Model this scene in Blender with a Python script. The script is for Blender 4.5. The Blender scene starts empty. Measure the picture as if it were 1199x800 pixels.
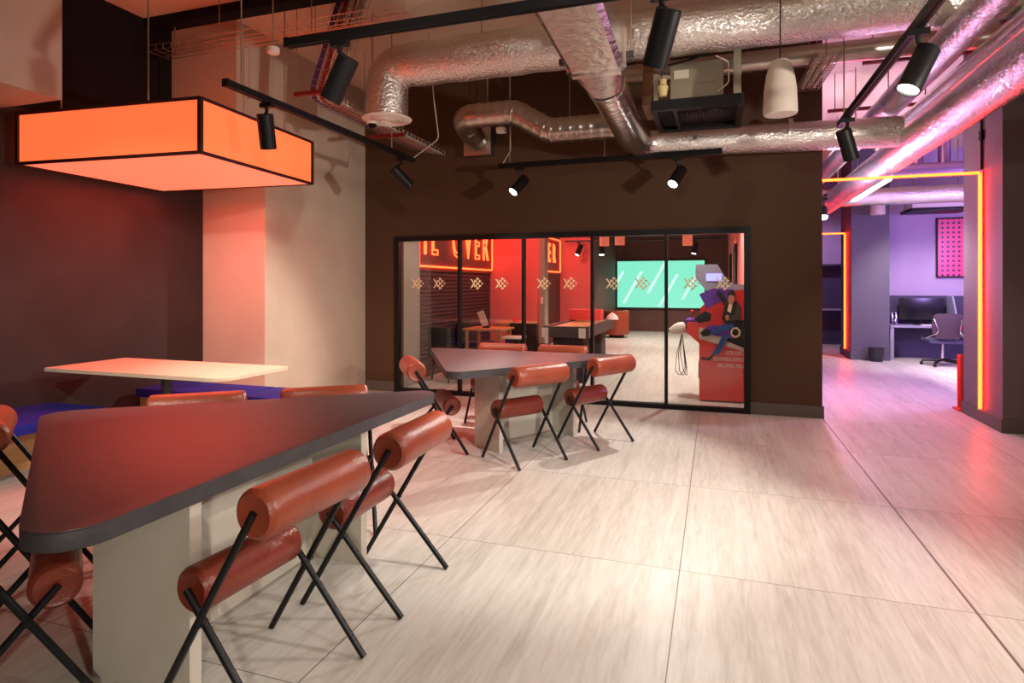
import bpy, bmesh, math, random
from mathutils import Vector, Matrix, Euler
random.seed(7)
C = bpy.context.scene.collection
PI = math.pi

# ------------------------------------------------------------------ camera, world, exposure
cd = bpy.data.cameras.new('camera')
cam = bpy.data.objects.new('camera', cd); C.objects.link(cam)
cam.location = (0, 0, 1.42)
cam.rotation_euler = (PI/2, 0, math.radians(18.57))
cd.sensor_width = 36.0
cd.lens = 36.0*710/1199
cd.shift_y = -67/1199
cd.clip_start = 0.02
bpy.context.scene.camera = cam
vs = bpy.context.scene.view_settings
vs.view_transform = 'Standard'; vs.look = 'None'; vs.gamma = 1.0; vs.use_curve_mapping = False
vs.exposure = 0.0
w = bpy.data.worlds.new('world'); bpy.context.scene.world = w; w.use_nodes = True
bg = w.node_tree.nodes['Background']
bg.inputs[0].default_value = (1.0, 0.84, 0.70, 1); bg.inputs[1].default_value = 0.09

def spot(name, loc, target, power, color=(1, .86, .70), size=70, blend=.5, rad=.05, parent=None):
    l = bpy.data.lights.new(name, 'SPOT'); l.energy = power; l.color = color
    l.spot_size = math.radians(size); l.spot_blend = blend; l.shadow_soft_size = rad
    o = bpy.data.objects.new(name, l); C.objects.link(o); o.location = loc
    o.rotation_euler = (Vector(target)-Vector(loc)).to_track_quat('-Z', 'Y').to_euler()
    return o
def point(name, loc, power, color, rad=.1):
    l = bpy.data.lights.new(name, 'POINT'); l.energy = power; l.color = color; l.shadow_soft_size = rad
    o = bpy.data.objects.new(name, l); C.objects.link(o); o.location = loc; return o
WARM = (1, .94, .85)
# added fill spots behind and beside the camera (out of the picture, lamps only)
spot('fill_spot', (1.2, -0.6, 2.8), (1.0, 2.8, 0), 70, WARM, 90, .8, .05)
spot('fill_spot', (2.2, 0.6, 2.8), (-0.4, 3.1, 0), 120, WARM, 75, .8, .05)
spot('fill_spot', (2.9, 2.4, 2.9), (-0.8, 3.0, 0), 310, WARM, 85, .8, .03)
spot('low_fill_spot', (0.6, -1.0, 1.6), (-1.85, 1.65, .35), 190, (1, .90, .76), 30, .8, .04)  # added low fill, no fixture, brightens the front table's pale base
spot('fill_spot', (-2.6, 0.6, 2.9), (-4.3, 3.7, .7), 290, (1, .93, .82), 52, .5, .04)
spot('fill_spot', (-0.2, 1.0, 2.8), (-4.45, 6.2, 1.3), 300, (1, .91, .78), 40, 1, .05)
# added fill uplights on the services and the foil ducts
spot('fill_spot', (2.9, 2.4, 2.0), (-1.2, 5.2, 3.7), 480, (1, .89, .80), 95, .9, .06)
spot('fill_spot', (-0.6, -0.6, 2.75), (0.3, 5.0, 3.6), 180, (1, .89, .80), 66, 1, .04)

# glass room: red lamps on the left, white ones on the right, then two added fills
point('room_lamp', (-2.9, 9.6, 2.6), 80, (1, .28, .24), .12)
point('room_lamp', (-3.3, 13.0, 2.6), 72, (1, .28, .24), .12)
spot('room_spot', (-0.15, 8.6, 2.8), (-0.6, 9.2, 0), 260, (1, .88, .80), 130, .8, .05)
spot('room_spot', (-0.30, 11.9, 2.68), (-0.6, 12.0, 0), 480, (1, .88, .80), 130, .8, .06)
spot('room_spot', (-1.2, 15.6, 2.8), (-1.2, 16.2, 0), 480, (1, .84, .76), 120, .8, .05)
spot('room_spot', (-.2, 7.33, 2.75), (.06, 7.7, .9), 150, (1, .88, .80), 110, .8, .04)  # added spot to brighten the cabinet's printed side
spot('room_spot', (-2.9, 7.5, 2.75), (-4.04, 7.55, 1.1), 60, (1, .92, .82), 70, .9, .04)  # added spot to brighten the grey jamb
# far room: violet and pink lights
point('far_light', (4.9, 9.6, 2.2), 330, (.52, .33, 1), .25)
point('far_light', (1.16, 8.75, 1.7), 130, (.85, .48, .95), .06)  # added point hidden behind the wall end, throws violet on the pillar
point('far_light', (2.5, 10.3, 3.40), 18, (1, .50, .70), .12)
spot('far_spot', (1.6, 9.0, 3.5), (2.0, 9.4, 0), 2400, (1, .83, .89), 105, .8, .1)
spot('far_spot', (3.2, 11.5, 2.75), (4.0, 12.8, 0), 240, (1, .86, .96), 110, .7, .05)
spot('far_spot', (4.4, 12.2, 3.3), (4.6, 13.7, 1.4), 60, (1, .92, 1), 60, .7, .05)
spot('far_spot', (1.9, 14.4, 3.2), (2.2, 15.9, 1.0), 130, (.80, .60, 1), 110, .7, .1)
# red wash on the right side of the hall
spot('passage_lamp', (3.4, 5.2, 2.9), (1.9, 4.6, 0), 120, (1, .22, .30), 90, .9, .15)

# ------------------------------------------------------------------ helpers
def srgb(r, g, b):
    f = lambda c: (c/255/12.92) if c/255 <= .04045 else ((c/255+.055)/1.055)**2.4
    return (f(r), f(g), f(b), 1)
def nodes(m): return m.node_tree.nodes, m.node_tree.links
def mat(name, col, rough=.6, metal=0, bump=0, bscale=30, stretch=None, var=0, vscale=4, emit=None, estr=0, spec=None, detail=4):
    m = bpy.data.materials.new(name); m.use_nodes = True
    N, L = nodes(m); b = N['Principled BSDF']
    if len(col) == 3: col = (*col, 1)
    b.inputs['Base Color'].default_value = col
    b.inputs['Roughness'].default_value = rough; b.inputs['Metallic'].default_value = metal
    if spec is not None: b.inputs['Specular IOR Level'].default_value = spec
    if emit: b.inputs['Emission Color'].default_value = (*emit[:3], 1); b.inputs['Emission Strength'].default_value = estr
    if bump or var:
        tc = N.new('ShaderNodeTexCoord'); mp = N.new('ShaderNodeMapping'); L.new(tc.outputs['Object'], mp.inputs[0])
        if stretch: mp.inputs['Scale'].default_value = stretch
    if var:
        n = N.new('ShaderNodeTexNoise'); n.inputs['Scale'].default_value = vscale; n.inputs['Detail'].default_value = detail
        L.new(mp.outputs[0], n.inputs['Vector'])
        r = N.new('ShaderNodeValToRGB'); L.new(n.outputs[0], r.inputs[0])
        r.color_ramp.elements[0].position = .3; r.color_ramp.elements[1].position = .7
        r.color_ramp.elements[0].color = (*[c*(1-var) for c in col[:3]], 1); r.color_ramp.elements[1].color = (*[min(1, c*(1+var)) for c in col[:3]], 1)
        L.new(r.outputs[0], b.inputs['Base Color'])
    if bump:
        n2 = N.new('ShaderNodeTexNoise'); n2.inputs['Scale'].default_value = bscale; n2.inputs['Detail'].default_value = detail
        L.new(mp.outputs[0], n2.inputs['Vector'])
        bp = N.new('ShaderNodeBump'); bp.inputs['Strength'].default_value = bump; bp.inputs['Distance'].default_value = .01
        L.new(n2.outputs[0], bp.inputs['Height']); L.new(bp.outputs[0], b.inputs['Normal'])
    return m
def emis(name, col, s):
    m = bpy.data.materials.new(name); m.use_nodes = True; N, L = nodes(m)
    b = N['Principled BSDF']; b.inputs['Base Color'].default_value = (*col[:3], 1)
    b.inputs['Emission Color'].default_value = (*col[:3], 1); b.inputs['Emission Strength'].default_value = s
    return m

class MB:
    def __init__(s): s.bm = bmesh.new()
    def face(s, vs):
        try: return s.bm.faces.new(vs)
        except ValueError: return None
    def box(s, x0, x1, y0, y1, z0, z1, M=None, bev=0):
        vv = []
        for z in (z0, z1):
            for x, y in ((x0, y0), (x1, y0), (x1, y1), (x0, y1)):
                p = Vector((x, y, z)); vv.append(s.bm.verts.new(M @ p if M else p))
        fs = [(3, 2, 1, 0), (4, 5, 6, 7), (0, 1, 5, 4), (1, 2, 6, 5), (2, 3, 7, 6), (3, 0, 4, 7)]
        ff = [s.bm.faces.new([vv[i] for i in f]) for f in fs]
        if bev:
            es = list({e for f in ff for e in f.edges})
            bmesh.ops.bevel(s.bm, geom=es, offset=bev, segments=2, affect='EDGES', profile=.6)
        return s
    def prism(s, poly, z0, z1, M=None, bev=0):
        # poly: list of (x, y) counter-clockwise, extruded z0..z1
        T = (lambda p: M @ Vector(p)) if M else (lambda p: Vector(p))
        a = [s.bm.verts.new(T((x, y, z0))) for x, y in poly]; b = [s.bm.verts.new(T((x, y, z1))) for x, y in poly]
        n = len(poly); ff = [s.face(a[::-1]), s.face(b)]
        for i in range(n): ff.append(s.face([a[i], a[(i+1) % n], b[(i+1) % n], b[i]]))
        if bev:
            es = list({e for f in ff[:2] if f for e in f.edges})
            bmesh.ops.bevel(s.bm, geom=es, offset=bev, segments=2, affect='EDGES', profile=.6)
        return s
    def tube(s, pts, r, n=12, cap=True, closed=False):
        pts = [Vector(p) for p in pts]; m = len(pts); rings = []
        rr = r if hasattr(r, '__len__') else [r]*m
        t0 = (pts[1]-pts[0]).normalized()
        u = t0.cross(Vector((0, 0, 1)))
        if u.length < 1e-3: u = t0.cross(Vector((1, 0, 0)))
        u.normalize()
        for i, p in enumerate(pts):
            if closed: t = (pts[(i+1) % m]-pts[i-1]).normalized()
            elif i == 0: t = t0
            elif i == m-1: t = (pts[-1]-pts[-2]).normalized()
            else:
                t = (pts[i+1]-p).normalized()+(p-pts[i-1]).normalized()
                if t.length < 1e-6: t = (pts[i+1]-p)
                t.normalize()
            u = (u-t*u.dot(t)).normalized(); v = t.cross(u)
            rings.append([s.bm.verts.new(p+(u*math.cos(2*PI*k/n)+v*math.sin(2*PI*k/n))*rr[i]) for k in range(n)])
        for i in range(m if closed else m-1):
            A, B = rings[i], rings[(i+1) % m]
            for k in range(n): s.face([A[k], A[(k+1) % n], B[(k+1) % n], B[k]])
        if cap and not closed: s.face(rings[0][::-1]); s.face(rings[-1])
        return s
    def lathe(s, prof, n=24, M=None, c=(0, 0, 0)):
        rings = []; c = Vector(c)
        for r, z in prof:
            if r < 1e-6:
                p = Vector((0, 0, z)); rings.append([s.bm.verts.new((M @ p if M else p)+c)]); continue
            ring = []
            for k in range(n):
                p = Vector((r*math.cos(2*PI*k/n), r*math.sin(2*PI*k/n), z)); ring.append(s.bm.verts.new((M @ p if M else p)+c))
            rings.append(ring)
        for A, B in zip(rings, rings[1:]):
            if len(A) == 1 and len(B) == 1: continue
            for k in range(n):
                k2 = (k+1) % n
                if len(A) == 1: s.face([A[0], B[k2], B[k]])
                elif len(B) == 1: s.face([A[k], A[k2], B[0]])
                else: s.face([A[k], A[k2], B[k2], B[k]])
        return s
def smooth_angle(me, ang=35):
    for p in me.polygons: p.use_smooth = True
    bm = bmesh.new(); bm.from_mesh(me)
    for e in bm.edges:
        if len(e.link_faces) == 2: e.smooth = e.calc_face_angle(0) < math.radians(ang)
    bm.to_mesh(me); bm.free()
def mk(name, mb, m, parent=None, off=None, smooth=True):
    bm = mb.bm if isinstance(mb, MB) else mb
    if off is not None: bmesh.ops.translate(bm, verts=bm.verts, vec=-Vector(off))
    bmesh.ops.recalc_face_normals(bm, faces=bm.faces)
    me = bpy.data.meshes.new(name); bm.to_mesh(me); bm.free()
    if smooth: smooth_angle(me)
    for mm in (m if isinstance(m, (list, tuple)) else [m]): me.materials.append(mm)
    o = bpy.data.objects.new(name, me); C.objects.link(o)
    if parent: o.parent = parent
    return o
def tag(o, label, cat, group=None, kind=None):
    o['label'] = label; o['category'] = cat
    if group: o['group'] = group
    if kind: o['kind'] = kind
    return o
def thing(name, label, cat, loc=(0, 0, 0), rz=0, group=None):
    o = bpy.data.objects.new(name, None); C.objects.link(o); o.empty_display_size = .1
    o.location = loc; o.rotation_euler = (0, 0, rz); return tag(o, label, cat, group)
def part(name, mb, m, T, world=False, label=None, root=None):
    r = root or T
    o = mk(name, mb, m, T, r.location if world else None)
    if label: o['label'] = label
    return o
def solo(name, mb, m, label, cat, group=None, smooth=True):
    bm = mb.bm
    xs = [v.co for v in bm.verts]
    lo = [min(c[i] for c in xs) for i in range(3)]; hi = [max(c[i] for c in xs) for i in range(3)]
    c = ((lo[0]+hi[0])/2, (lo[1]+hi[1])/2, lo[2])
    o = mk(name, mb, m, None, c, smooth); o.location = c
    return tag(o, label, cat, group)
def struct(name, mb, m, label=None, parent=None, smooth=False):
    o = mk(name, mb, m, parent, None, smooth)
    if not parent: o['kind'] = 'structure'
    if label: o['label'] = label
    return o
def copy_tree(o, parent=None):
    c = o.copy(); C.objects.link(c)
    if parent: c.parent = parent
    for ch in list(o.children): copy_tree(ch, c)
    return c
def fillet(pts, rad, n=8):
    pts = [Vector(p) for p in pts]; out = [pts[0]]
    for i in range(1, len(pts)-1):
        a, p, b = pts[i-1], pts[i], pts[i+1]
        d1 = (a-p).normalized(); d2 = (b-p).normalized(); ang = d1.angle(d2)
        t = min(rad/math.tan(ang/2), (a-p).length*.49, (b-p).length*.49)
        q0, q1 = p+d1*t, p+d2*t
        for k in range(n+1):
            s = k/n; out.append((1-s)**2*q0+2*s*(1-s)*p+s*s*q1)
    out.append(pts[-1]); return out
def resample(pts, step):
    out = [pts[0]]
    for a, b in zip(pts, pts[1:]):
        n = max(1, int((b-a).length/step))
        for k in range(1, n+1): out.append(a.lerp(b, k/n))
    return out
def rounded_poly(P, R, n=8):
    out = []; m = len(P)
    for i in range(m):
        a, p, b = Vector(P[i-1]), Vector(P[i]), Vector(P[(i+1) % m])
        d1 = (a-p).normalized(); d2 = (b-p).normalized(); ang = d1.angle(d2)
        r = R[i] if hasattr(R, '__len__') else R
        t = r/math.tan(ang/2); c = p+(d1+d2).normalized()*(r/math.sin(ang/2))
        q0, q1 = p+d1*t, p+d2*t
        a0 = math.atan2(*(q0-c).yx); a1 = math.atan2(*(q1-c).yx)
        da = (a1-a0+PI) % (2*PI)-PI
        for k in range(n+1):
            th = a0+da*k/n; out.append((c.x+r*math.cos(th), c.y+r*math.sin(th)))
    return out

# ------------------------------------------------------------------ materials
def floor_mat():
    m = bpy.data.materials.new('travertine_tiles'); m.use_nodes = True; N, L = nodes(m); b = N['Principled BSDF']
    tc = N.new('ShaderNodeTexCoord'); sp = N.new('ShaderNodeSeparateXYZ'); L.new(tc.outputs['Object'], sp.inputs[0])
    def mth(op, a, v=None):
        n = N.new('ShaderNodeMath'); n.operation = op
        if isinstance(a, (int, float)): n.inputs[0].default_value = a
        else: L.new(a, n.inputs[0])
        if v is not None:
            if isinstance(v, (int, float)): n.inputs[1].default_value = v
            else: L.new(v, n.inputs[1])
        return n.outputs[0]
    def seam(o, off, pitch, wd):
        t = mth('ADD', o, -off+pitch*50+wd/2); t = mth('MODULO', t, pitch); return mth('LESS_THAN', t, wd)
    sx = seam(sp.outputs[0], 1.07, 1.24, .005); sy = seam(sp.outputs[1], 3.117, 1.32, .004)
    big = mth('LESS_THAN', mth('ABSOLUTE', mth('ADD', sp.outputs[0], -1.07)), .006)
    s = mth('MAXIMUM', mth('MAXIMUM', sx, sy), big)
    # tile random shift
    tx = mth('FLOOR', mth('DIVIDE', mth('ADD', sp.outputs[0], -1.07), 1.24)); ty = mth('FLOOR', mth('DIVIDE', mth('ADD', sp.outputs[1], -3.117), 1.32))
    rnd = mth('FRACT', mth('MULTIPLY', mth('SINE', mth('ADD', mth('MULTIPLY', tx, 12.9), mth('MULTIPLY', ty, 78.2))), 437.5))
    cb = N.new('ShaderNodeCombineXYZ')
    L.new(mth('MULTIPLY', sp.outputs[0], 9.0), cb.inputs[0]); L.new(mth('MULTIPLY', sp.outputs[1], .55), cb.inputs[1]); L.new(mth('MULTIPLY', rnd, 60), cb.inputs[2])
    n1 = N.new('ShaderNodeTexNoise'); n1.inputs['Scale'].default_value = 1.3; n1.inputs['Detail'].default_value = 8; n1.inputs['Roughness'].default_value = .65; n1.inputs['Distortion'].default_value = .6
    L.new(cb.outputs[0], n1.inputs['Vector'])
    cb2 = N.new('ShaderNodeCombineXYZ')
    L.new(mth('MULTIPLY', sp.outputs[0], 34.0), cb2.inputs[0]); L.new(mth('MULTIPLY', sp.outputs[1], 3.5), cb2.inputs[1]); L.new(mth('MULTIPLY', rnd, 90), cb2.inputs[2])
    n2 = N.new('ShaderNodeTexNoise'); n2.inputs['Scale'].default_value = 1.6; n2.inputs['Detail'].default_value = 6; n2.inputs['Distortion'].default_value = .4
    L.new(cb2.outputs[0], n2.inputs['Vector'])
    fac = mth('ADD', mth('MULTIPLY', n1.outputs[0], .6), mth('MULTIPLY', n2.outputs[0], .4))
    fac = mth('ADD', fac, mth('MULTIPLY', mth('ADD', rnd, -.5), .05))
    r = N.new('ShaderNodeValToRGB'); L.new(fac, r.inputs[0])
    e = r.color_ramp.elements; e[0].position = .30; e[0].color = srgb(172, 164, 153); e[1].position = .68; e[1].color = srgb(214, 209, 201)
    k = e.new(.5); k.color = srgb(199, 193, 183)
    mx = N.new('ShaderNodeMix'); mx.data_type = 'RGBA'; L.new(s, mx.inputs[0]); L.new(r.outputs[0], mx.inputs[6]); mx.inputs[7].default_value = srgb(104, 94, 84)
    L.new(mx.outputs[2], b.inputs['Base Color'])
    b.inputs['Roughness'].default_value = .42; b.inputs['Specular IOR Level'].default_value = .35
    bp = N.new('ShaderNodeBump'); bp.inputs['Strength'].default_value = .15; bp.inputs['Distance'].default_value = .004
    L.new(mth('SUBTRACT', fac, mth('MULTIPLY', s, .6)), bp.inputs['Height']); L.new(bp.outputs[0], b.inputs['Normal'])
    return m
def foil_mat(name, scale=26, strength=.9, col=(.80, .77, .73), rough=.26):
    m = bpy.data.materials.new(name); m.use_nodes = True; N, L = nodes(m); b = N['Principled BSDF']
    b.inputs['Base Color'].default_value = (*col, 1); b.inputs['Metallic'].default_value = 1; b.inputs['Roughness'].default_value = rough
    tc = N.new('ShaderNodeTexCoord')
    n1 = N.new('ShaderNodeTexNoise'); n1.inputs['Scale'].default_value = scale; n1.inputs['Detail'].default_value = 5; n1.inputs['Distortion'].default_value = 1.2
    n2 = N.new('ShaderNodeTexVoronoi'); n2.inputs['Scale'].default_value = scale*.9; n2.feature = 'F1'
    L.new(tc.outputs['Object'], n1.inputs['Vector']); L.new(tc.outputs['Object'], n2.inputs['Vector'])
    ad = N.new('ShaderNodeMath'); ad.operation = 'MULTIPLY_ADD'; L.new(n2.outputs[0], ad.inputs[0]); ad.inputs[1].default_value = .5; L.new(n1.outputs[0], ad.inputs[2])
    bp = N.new('ShaderNodeBump'); bp.inputs['Strength'].default_value = strength; bp.inputs['Distance'].default_value = .012
    L.new(ad.outputs[0], bp.inputs['Height']); L.new(bp.outputs[0], b.inputs['Normal'])
    return m
def glass_mat():
    m = bpy.data.materials.new('clear_glass'); m.use_nodes = True; N, L = nodes(m)
    for n in list(N):
        if n.type == 'BSDF_PRINCIPLED': N.remove(n)
    out = N['Material Output']
    tr = N.new('ShaderNodeBsdfTransparent'); tr.inputs[0].default_value = (.95, .97, .96, 1)
    gl = N.new('ShaderNodeBsdfGlossy'); gl.inputs['Roughness'].default_value = .02
    lw = N.new('ShaderNodeLayerWeight'); lw.inputs[0].default_value = .5
    p = N.new('ShaderNodeMath'); p.operation = 'POWER'; L.new(lw.outputs['Facing'], p.inputs[0]); p.inputs[1].default_value = 4
    a = N.new('ShaderNodeMath'); a.operation = 'MULTIPLY_ADD'; L.new(p.outputs[0], a.inputs[0]); a.inputs[1].default_value = .6; a.inputs[2].default_value = .035
    mx = N.new('ShaderNodeMixShader'); L.new(a.outputs[0], mx.inputs[0]); L.new(tr.outputs[0], mx.inputs[1]); L.new(gl.outputs[0], mx.inputs[2]); L.new(mx.outputs[0], out.inputs[0])
    return m
M = dict(
    floor=floor_mat(),
    ceil=mat('ceiling_paint', srgb(212, 192, 168), .85, bump=.05, bscale=60),
    beige=mat('beige_plaster', srgb(196, 178, 158), .8, bump=.08, bscale=25, var=.05, vscale=3),
    brown=mat('dark_brown_paint', srgb(82, 58, 42), .75, spec=.25, bump=.04, bscale=60),
    dark=mat('dark_plaster', srgb(56, 45, 43), .8, spec=.2, bump=.25, bscale=9, var=.18, vscale=2.2, detail=8),
    pillar=mat('pillar_paint', srgb(104, 90, 90), .65),
    skirt=mat('skirting_paint', srgb(92, 84, 76), .6),
    black=mat('black_metal', (.006, .0055, .0055), .45, spec=.25),
    blackm=mat('matt_black', (.005, .005, .005), .7, spec=.2),
    steel=mat('black_tube_steel', (.006, .006, .0065), .35, spec=.3),
    leather=mat('tan_leather', srgb(146, 66, 43), .33, bump=.25, bscale=90, var=.12, vscale=7),
    leather_d=mat('brown_leather', srgb(126, 50, 34), .33, bump=.25, bscale=90, var=.12, vscale=7),
    slate=mat('charcoal_table_top', srgb(56, 48, 51), .47, spec=.75, bump=.12, bscale=40, stretch=(1, 3, 1), var=.15, vscale=6),
    slate_e=mat('table_edge', srgb(62, 58, 60), .6, bump=.2, bscale=60, var=.2, vscale=12),
    base=mat('pale_laminate', srgb(200, 192, 178), .32, bump=.03, bscale=20),
    birch=mat('pale_wood_top', srgb(226, 206, 178), .45, var=.08, vscale=5, stretch=(1, 8, 1)),
    wood=mat('wood_panel', srgb(196, 146, 92), .5, var=.2, vscale=4, stretch=(10, 1, 10)),
    blue=mat('blue_velvet', srgb(14, 20, 132), .75, bump=.3, bscale=12, var=.3, vscale=5),
    foil=foil_mat('crinkled_foil', 42, .75),
    foil_s=foil_mat('smooth_foil', 14, .35, (.80, .77, .74), .22),
    spiral=mat('spiral_steel', (.55, .50, .44), .3, 1, bump=.06, bscale=12),
    white=mat('white_plastic', srgb(225, 215, 205), .5),
    offw=mat('grey_white_fabric', srgb(196, 184, 170), .8),
    wire=mat('tray_wire', (.5, .42, .36), .35, 1),
    rod=mat('threaded_rod', (.34, .27, .2), .5, .6),
    redpipe=mat('red_pipe', srgb(120, 24, 18), .5),
    fcu=mat('galvanised_box', srgb(132, 124, 104), .55, .2),
    label=mat('paper_label', srgb(190, 182, 160), .7),
    grey=mat('grey_metal', srgb(70, 66, 64), .5, .3),
    yellow=mat('yellow_valve', srgb(210, 190, 130), .5),
    lampside=emis('lamp_fabric_side', (1.0, .15, .045), 1.1),
    lampbot=emis('lamp_fabric_bottom', (1.0, .20, .105), 1.08),
    lampedge=mat('lamp_edge_trim', srgb(60, 8, 6), .6),
    lens=emis('lamp_lens', (1, .97, .9), 22),
    lens_dim=emis('lamp_lens_dim', (1, .9, .78), 3),
    neon=emis('orange_neon', (1.0, .022, .002), 40),
    neonr=emis('red_neon', (1.0, .05, .012), 10),
    neon_back=mat('neon_channel', srgb(200, 190, 186), .5),
    glass=glass_mat(),
    decal=mat('decal_film', srgb(245, 226, 178), .6),
    redwall=mat('red_wall', srgb(222, 124, 118), .7),
    greyw=mat('grey_paint', srgb(150, 146, 132), .7),
    darkw=mat('dark_room_paint', srgb(92, 62, 54), .7),
    lilac=mat('lilac_wall', srgb(172, 152, 188), .75),
    greyv=mat('grey_column_paint', srgb(88, 84, 96), .7),
    screen_edge=mat('screen_bezel', (.01, .01, .01), .4),
    arcade=mat('red_cabinet', srgb(222, 66, 58), .45),
    arcgrey=mat('cabinet_grey', srgb(150, 145, 165), .5),
    blackcloth=mat('black_cloth', (.012, .012, .014), .8),
    denim=mat('denim_print', srgb(40, 78, 150), .6),
    purple=mat('purple_print', srgb(96, 44, 150), .5),
    skin=mat('skin_print', srgb(190, 130, 95), .6),
    hair=mat('hair_print', srgb(35, 22, 18), .6),
    redprint=mat('red_print', srgb(200, 30, 28), .5),
    bluep=mat('blue_print', srgb(40, 90, 200), .5),
    green=mat('dark_green_cloth', srgb(48, 50, 38), .85),
    redbox=mat('red_box', srgb(220, 70, 62), .5),
    shade=mat('room_lamp_shade', srgb(214, 120, 90), .7, emit=(1, .35, .2), estr=.25),
    monitor=mat('monitor_black', (.006, .006, .008), .25),
    deskw=mat('desk_board', srgb(150, 148, 170), .5),
    deskd=mat('desk_screen', srgb(70, 64, 92), .8),
    bin=mat('bin_black', (.02, .02, .024), .5),
    chrome=mat('chrome', (.6, .6, .65), .15, 1),
    pipel=mat('lilac_pipe', srgb(150, 120, 150), .35, .8),
    led=emis('led_strip', (1, .96, .98), 10),
    cab_p=mat('purple_cable', srgb(90, 52, 110), .6), cab_r=mat('red_cable', srgb(170, 44, 36), .6), cab_w=mat('white_cable', srgb(205, 190, 175), .6),
)

# ------------------------------------------------------------------ room shell
YW = 7.13; CE = 4.02; XL = -5.3
struct('floor', MB().box(-9, 9, -4, 19.2, -.1, 0), M['floor'])
struct('ceiling', MB().box(-9, 9, -4, 17, CE, CE+.1), M['ceil'])
struct('wall_left', MB().box(XL-.15, XL, -4, 7.3, 0, 2.84), M['dark'])
struct('wall_upper_left', MB().box(XL-.15, XL, -4, 7.3, 2.841, CE), mat('upper_wall_black', (.010, .008, .008), .85, spec=.15))  # upper band of the left wall coloured near black
mb = MB(); mb.box(-5.3, -4.0, YW, YW+.18, 0, CE); mb.box(-4.0, .33, YW, YW+.18, 2.02, CE); mb.box(.33, 1.07, YW, YW+.18, 0, CE)
struct('wall_back', mb, M['brown'])
struct('wall_partition', MB().box(.47, 1.068, YW+.18, 16.4, 0, CE), M['greyv'])
mb = MB(); mb.box(-5.298, -4.47, 5.19, 6.72, 0, CE, bev=.004); struct('wall_column', mb, M['beige'])
struct('wall_recess', MB().box(-5.298, -4.485, 6.72, YW-.001, 0, CE), M['beige'])
struct('wall_bulkhead', MB().box(XL+.002, -4.468, 4.79, 5.188, 2.62, CE-.001, bev=.004), M['beige'])
struct('wall_soffit', MB().box(XL+.001, -4.58, -3.9, 3.19, 2.785, CE-.001), M['beige'])
struct('trim_1', MB().box(XL+.002, 1.0, 4.47, 4.62, CE-.09, CE-.001), M['blackm'])
mb = MB(); mb.box(.335, 1.085, YW-.016, YW, 0, .13, bev=.003); struct('baseboard_back', mb, M['skirt'])
mb = MB(); mb.box(-4.455, -4.02, YW-.016, YW, 0, .13, bev=.003); struct('baseboard_corner', mb, M['skirt'])
# right pillar
struct('wall_right', MB().box(2.6, 6.5, 6.99, 7.95, 0, CE-.001), M['pillar'])
mb = MB(); mb.box(2.583, 6.5, 6.973, 7.967, 0, .13, bev=.003); struct('baseboard_right', mb, M['skirt'])

# ------------------------------------------------------------------ glass partition
win = bpy.data.objects.new('window_1', None); C.objects.link(win); win['kind'] = 'structure'; win.location = (-1.835, YW, 0)
win['label'] = 'black framed glass partition in the brown wall'
mb = MB(); y0, y1 = YW-.03, YW+.06
mb.box(-4.03, -3.965, y0, y1, 0, 2.05); mb.box(.295, .36, y0, y1, 0, 2.05); mb.box(-3.965, .295, y0, y1, 1.985, 2.05); mb.box(-3.965, .295, y0, y1, 0, .05)
part('window_frame', mb, M['black'], win, True)
XM = [-3.104, -2.246, -1.39, -.537]
for x in XM: part('mullion', MB().box(x-.017, x+.017, y0+.005, y1-.005, .05, 1.985), M['black'], win, True)
xs = [-3.965]+XM+[.295]
panes = []
for a, b in zip(xs, xs[1:]):
    panes.append(part('pane', MB().box(a+.016, b-.016, YW+.01, YW+.018, .05, 1.985), M['glass'], win, True))
def logo_mb(x, z, s=.092):
    mb = MB(); Mx = Matrix.Translation((x, YW+.008, z)) @ Matrix.Rotation(PI/2, 4, 'X') @ Matrix.Scale(s, 4)
    def tri(cx, cy, k): mb.prism([(cx-.5*k, cy-.55*k), (cx+.6*k, cy), (cx-.5*k, cy+.55*k)], 0, .01, Mx)
    mb.prism([(-1.0, .62), (-.78, .62), (-.30, 0), (-.78, -.62), (-1.0, -.62), (-.55, 0)], 0, .01, Mx)
    for c in ((-.2, .33), (-.2, -.33), (.12, .64), (.12, 0), (.12, -.64), (.45, .33), (.45, -.33), (.80, 0)): tri(c[0], c[1], .40 if c != (.8, 0) else .28)
    return mb
for i, lx in enumerate((-3.695, -3.385, -2.865, -2.53, -1.985, -1.655, -1.14, -.80, -.255, .09)):
    part('logo', logo_mb(lx, 1.43), M['decal'], panes[i//2], True, root=win)

# ------------------------------------------------------------------ glass room shell
RC = 2.85
struct('wall_room_left', MB().box(-4.35, -4.2, YW+.18, 11.1, 0, RC), M['darkw'])
struct('wall_room_jamb', MB().box(-4.2, -4.04, YW+.19, 7.86, 0, RC), M['greyw'])
struct('wall_room_red', MB().box(-4.2, -3.17, 11.1, 11.25, 0, RC), M['redwall'])
struct('wall_room_post', MB().box(-3.168, -3.06, 11.05, 11.3, 0, RC), M['greyw'])
struct('wall_room_nook', MB().box(-3.9, -3.752, 11.26, 15.0, 0, RC), M['darkw'])
struct('wall_room_alcove', MB().box(-3.9, -2.9, 15.0, 15.1, 0, RC), M['redwall'])
struct('wall_room_side', MB().box(-3.05, -2.9, 15.11, 18.66, 0, RC), M['darkw'])
struct('wall_room_far', MB().box(-3.05, .6, 18.67, 18.8, 0, RC), M['darkw'])
struct('wall_room_right', MB().box(.34, .46, YW+.19, 18.66, 0, RC), M['redwall'])
struct('ceiling_room', MB().box(-4.35, .46, YW+.19, 18.8, RC, RC+.08), M['darkw'])
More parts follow.
